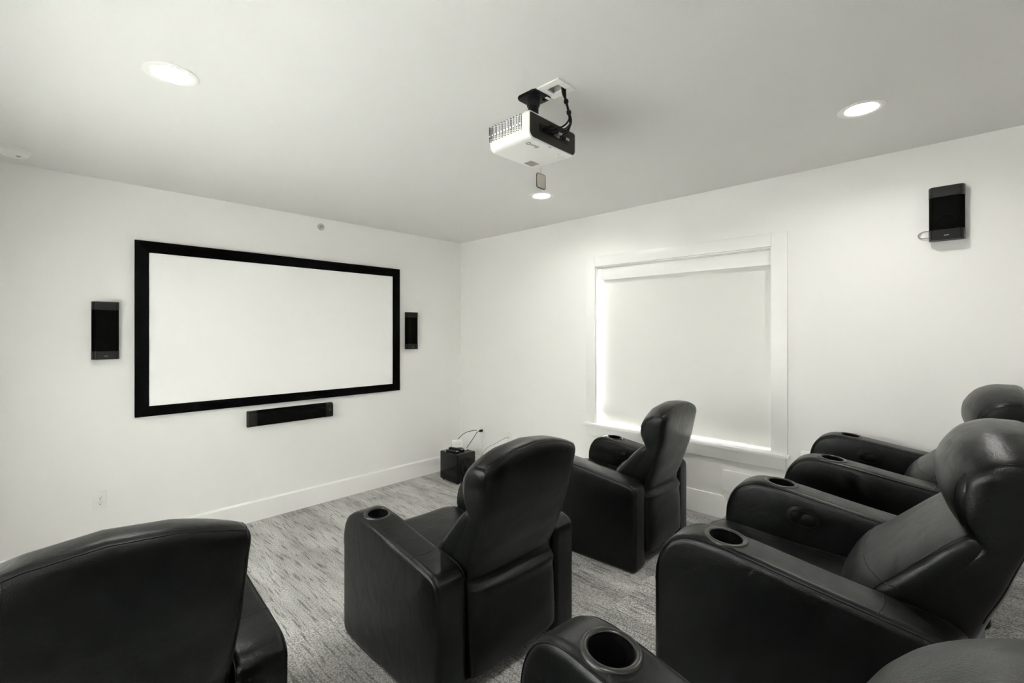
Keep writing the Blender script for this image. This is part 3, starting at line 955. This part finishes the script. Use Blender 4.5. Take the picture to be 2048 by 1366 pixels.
# ------------------------------------------------------------------ recessed ceiling lamps
LL = ['round recessed ceiling lamp above the left of the screen, largest of those in view',
      'round recessed ceiling lamp just below the hanging projector cap, nearest the corner',
      'round recessed ceiling lamp over the nearest recliner, outside the picture',
      'round recessed ceiling lamp at upper right, over the back row by the window wall',
      'round recessed ceiling lamp behind the camera on the left side',
      'round recessed ceiling lamp behind the camera on the right side']
lamp0 = empty('recessed_light')
lathe('trim_ring', [(0.0985, 0.0), (0.0985, -0.0025), (0.095, -0.0045), (0.074, -0.0040), (0.067, -0.001), (0.0645, 0.006)], M['white'], lamp0, 56)
lathe('baffle', [(0.065, 0.004), (0.0585, 0.024), (0.0585, 0.032)], M['white'], lamp0, 56)
lathe('lens', [(0.059, 0.022), (0.05, 0.0215), (0.0, 0.021)], M['lens'], lamp0, 56)
for i, (x, y) in enumerate(LAMPS):
    o = lamp0 if i == 0 else copy_tree(lamp0)
    o.location = (x, y, HC)
    tag(o, LL[i], 'ceiling light', 'recessed ceiling lights')


# ------------------------------------------------------------------ projector on its ceiling mount
PX0, PX1, PY0, PY1, PZ0, PZ1 = 1.430, 1.762, 1.286, 1.545, 2.468, 2.584
pj = empty('projector', (1.600, 1.405, PZ0))
tag(pj, 'white video projector hanging upside down from the ceiling mount', 'projector')
def P_(o): return child(o, pj)
def proj_body():
    bm = bmesh.new()
    rs = []
    ny = 16
    for i in range(ny + 1):
        f = i / ny
        y = PY0 + 0.004 + (PY1 - PY0 - 0.004) * f
        g = 0.018 * max(0, (f - 0.82) / 0.18) ** 2
        poly = rounded([(PX0 + g, PZ0 + g * .5, .030), (PX1 - g, PZ0 + g * .5, .030), (PX1 - g, PZ1 - g * .3, .012), (PX0 + g, PZ1 - g * .3, .012)], 6)
        rs.append([Vector((p[0], y, p[1])) for p in poly])
    # thin lip around the rear face
    p0 = rounded([(PX0 + .006, PZ0 + .006, .026), (PX1 - .006, PZ0 + .006, .026), (PX1 - .006, PZ1 - .005, .010), (PX0 + .006, PZ1 - .005, .010)], 6)
    rs.insert(0, [Vector((p[0], PY0 + .001, p[1])) for p in rounded([(PX0 + .002, PZ0 + .002, .029), (PX1 - .002, PZ0 + .002, .029), (PX1 - .002, PZ1 - .002, .011), (PX0 + .002, PZ1 - .002, .011)], 6)])
    rs.insert(0, [Vector((p[0], PY0 + .001, p[1])) for p in p0])
    rs.insert(0, [Vector((p[0], PY0 + .008, p[1])) for p in p0])
    add_rings(bm, rs)
    return finish(bm, 'housing', M['projw'], None, 35)
P_(proj_body())
rp = rounded([(PX0 + .0065, PZ0 + .0065, .0255), (PX1 - .0065, PZ0 + .0065, .0255), (PX1 - .0065, PZ1 - .0055, .0095), (PX0 + .0065, PZ1 - .0055, .0095)], 6)
P_(prism('rear_panel', rp, 'Y', PY0 + .003, PY0 + .0075, M['darkpanel']))
P_(box('port_strip', (1.500, 1.706, PY0 + .0012, PY0 + .0035, 2.512, 2.548), M['black'], None, 0.001))
px = 1.506
for i, (w, h) in enumerate([(.010, .010), (.012, .010), (.016, .008), (.018, .009), (.020, .008), (.030, .012), (.012, .012), (.012, .012), (.010, .010), (.022, .012)]):
    P_(box('port', (px, px + w, PY0 - .0008, PY0 + .0015, 2.530 - h / 2 + (0.006 if i % 3 == 0 else -0.003), 2.530 + h / 2 + (0.006 if i % 3 == 0 else -0.003)), M['metal'] if i in (5, 9) else M['vblack'] if i % 2 else M['cap'], None, 0.0006))
    px += w + 0.0045
# side vent: dark blocks stand for the shade inside staggered slots
bm = bmesh.new()
cols = 22
for c in range(cols):
    y = 1.330 + c * (1.530 - 1.330) / (cols - 1)
    for r in range(9):
        zc = 2.512 + r * 0.0078 + (0.0039 if c % 2 else 0)
        if abs(zc - 2.5395) < 0.0035: continue
        hh = 0.0021 if r in (0, 1, 8) else 0.0034
        add_box(bm, PX0 - 0.0008, PX0 + 0.002, y - 0.0021, y + 0.0021, zc - hh, zc + hh)
ve = P_(finish(bm, 'vent_slots', M['ventdark']))
ve['kind'] = 'stuff'
P_(prism('adjuster_window', rounded([(1.640, 1.462, .006), (1.700, 1.462, .006), (1.700, 1.510, .006), (1.640, 1.510, .006)], 3), 'Z', PZ0 - 0.0008, PZ0 + 0.003, M['smoky']))
P_(lathe('lens_barrel', [(0.040, 0.0), (0.040, 0.020), (0.036, 0.022), (0.033, 0.006), (0.0, 0.004)], M['black'], None, 36, 'Y', (1.665, PY1 - 0.006, 2.528)))
P_(lathe('foot', [(0.012, 0.0), (0.012, 0.010), (0.0, 0.010)], M['projw'], None, 18, loc=(PX0 + 0.03, PY0 + 0.04, PZ1 - 0.001)))
def text(name, s, size, loc, mat, sx=1.0):
    cu = bpy.data.curves.new(name, 'FONT')
    cu.body = s; cu.size = size; cu.extrude = 0.0003; cu.align_x = 'CENTER'; cu.align_y = 'CENTER'
    to = bpy.data.objects.new(name, cu); COL.objects.link(to)
    bpy.context.view_layer.update()
    me = bpy.data.meshes.new_from_object(to.evaluated_get(bpy.context.evaluated_depsgraph_get()))
    bpy.data.objects.remove(to)
    rot = Matrix.Translation(loc) @ Matrix.Rotation(PI, 4, 'Y') @ Matrix.Diagonal((sx, 1, 1, 1))
    me.transform(rot)
    me.materials.clear()
    return link(name, me, mat)
P_(text('brand_print', 'BenQ', 0.030, (1.508, 1.336, PZ0 - 0.0004), M['grey'], 1.05))
P_(text('format_print', 'HD', 0.011, (1.580, 1.296, PZ0 - 0.0004), M['grey'], 1.3))
# faint control-key prints
bm = bmesh.new()
for (kx, ky) in [(1.690, 1.335), (1.706, 1.349), (1.722, 1.335), (1.706, 1.321), (1.706, 1.335), (1.672, 1.318)]:
    add_box(bm, kx - .0035, kx + .0035, ky - .0010, ky + .0010, PZ0 - .0006, PZ0 + .001)
P_(finish(bm, 'key_prints', M['lgrey']))

mt = empty('projector_mount', (1.600, 1.405, HC))
tag(mt, 'black ceiling plate and short pole carrying the projector', 'mount')
def Q_(o): return child(o, mt)
Q_(prism('ceiling_plate', rounded([(1.542, 1.345, .018), (1.656, 1.345, .018), (1.656, 1.468, .018), (1.542, 1.468, .018)], 5), 'Z', HC - 0.012, HC, M['black'], None, 0.004))
Q_(lathe('collar', [(0.0, HC - .011), (0.032, HC - .012), (0.030, HC - .045), (0.027, HC - .050), (0.0, HC - .050)], M['black'], None, 32, loc=(1.595, 1.408, 0)))
Q_(lathe('pole', [(0.0, HC - .04), (0.0245, HC - .04), (0.0245, PZ1 + .006), (0.0, PZ1 + .006)], M['black'], None, 32, loc=(1.595, 1.408, 0)))
Q_(box('bracket', (1.530, 1.660, 1.350, 1.466, PZ1 + .0005, PZ1 + .0075), M['black'], None, 0.002))
Q_(lathe('bolt', [(0.0, HC - .022), (0.007, HC - .021), (0.008, HC - .011)], M['black'], None, 14, loc=(1.630, 1.372, 0)))
Q_(box('sticker', (1.622, 1.654, 1.347, 1.362, HC - .0128, HC - .0119), M['white']))

# ceiling cable box with a bundle of leads
cb = empty('cable_box', (PBX, PBY, HC))
tag(cb, 'white square cable plate in the ceiling behind the projector mount', 'wall plate')
def C_(o): return child(o, cb)
bw = 0.062
hx, hy = 0.026, 0.032
for nm, b in (('plate_side', (PBX - bw, PBX - hx, PBY - bw, PBY + bw)), ('plate_side', (PBX + hx, PBX + bw, PBY - bw, PBY + bw)),
              ('plate_side', (PBX - hx, PBX + hx, PBY - bw, PBY - hy)), ('plate_side', (PBX - hx, PBX + hx, PBY + hy, PBY + bw))):
    C_(box(nm, (*b, HC - 0.006, HC + 0.002), M['white'], None, 0.0012))
bm = bmesh.new()
for b in ((PBX - .03, PBX - .027, PBY - .036, PBY + .036), (PBX + .027, PBX + .03, PBY - .036, PBY + .036), (PBX - .03, PBX + .03, PBY - .036, PBY - .033), (PBX - .03, PBX + .03, PBY + .033, PBY + .036)):
    add_box(bm, *b, HC + .002, HC + .10)
add_box(bm, PBX - .03, PBX + .03, PBY - .036, PBY + .036, HC + .10, HC + .105)
C_(finish(bm, 'box_lining', M['greygap']))

bun = empty('cable_bundle', (1.632, 1.262, HC))
tag(bun, 'tied bundle of black leads dropping from the ceiling plate to the projector', 'cable bundle')
def B_(o): return child(o, bun)
paths = [
    [(1.626, 1.262, HC + .05), (1.628, 1.258, HC - .02), (1.634, 1.246, HC - .065), (1.640, 1.236, HC - .115), (1.632, 1.232, HC - .155), (1.600, 1.240, HC - .190), (1.565, 1.262, HC - .206), (1.540, PY0, HC - .208)],
    [(1.634, 1.266, HC + .05), (1.635, 1.260, HC - .02), (1.635, 1.248, HC - .065), (1.642, 1.240, HC - .115), (1.646, 1.228, HC - .160), (1.622, 1.232, HC - .200), (1.598, 1.255, HC - .212), (1.578, PY0, HC - .212)],
    [(1.628, 1.270, HC + .05), (1.630, 1.264, HC - .02), (1.636, 1.250, HC - .062), (1.639, 1.240, HC - .112), (1.648, 1.236, HC - .165), (1.634, 1.240, HC - .205), (1.618, 1.262, HC - .214), (1.604, PY0, HC - .213)],
    [(1.636, 1.258, HC + .05), (1.637, 1.254, HC - .02), (1.632, 1.247, HC - .067), (1.645, 1.238, HC - .117), (1.640, 1.224, HC - .158), (1.610, 1.228, HC - .198), (1.575, 1.250, HC - .214), (1.556, PY0, HC - .214)]]
for p in paths: B_(tube('lead', catmull(p, 7), 0.0038, M['rubber'], None, 7))
for (zz, xx, yy) in ((HC - .065, 1.634, 1.248), (HC - .115, 1.6415, 1.2385)):
    B_(tube('cable_tie', [(xx, yy, zz + .011), (xx, yy, zz + .006), (xx + .001, yy - .001, zz - .006), (xx + .001, yy - .001, zz - .012)], [.005, .0105, .0105, .005], M['rubber'], None, 10))
for (xx, zz) in ((1.540, HC - .208), (1.578, HC - .212)):
    B_(box('connector', (xx - .009, xx + .009, PY0 - .040, PY0 - .001, zz - .006, zz + .006), M['rubber'], None, 0.0015))
B_(box('connector', (1.592, 1.614, PY0 - .034, PY0 - .001, HC - .220, HC - .207), M['metal'], None, 0.0015))
o = tube('sensor_lead', catmull([(1.640, 1.260, HC + .04), (1.645, 1.256, HC - .02), (1.640, 1.249, HC - .06)], 6), 0.0014, M['cablew'], None, 6)
B_(o); o.name = 'white_lead'

# lens cap dangling from a cord on the projector's side
lc = empty('lens_cap', (1.768, 1.510, 2.41))
tag(lc, 'small square grey lens cap dangling on a cord under the projector', 'lens cap')
cap_p = rounded([(1.735, 2.374, .010), (1.801, 2.374, .010), (1.801, 2.446, .010), (1.735, 2.446, .010)], 5)
child(prism('cap', cap_p, 'Y', 1.507, 1.513, M['capgrey'], None, 0.001), lc)
child(tube('rim', [(p[0], 1.509, p[1]) for p in cap_p], 0.0024, M['cap'], None, 6, True), lc)
child(tube('cord', [(1.768, 1.510, 2.446), (1.767, 1.510, 2.49), (1.760, 1.509, 2.520)], 0.0011, M['cableg'], None, 6), lc)
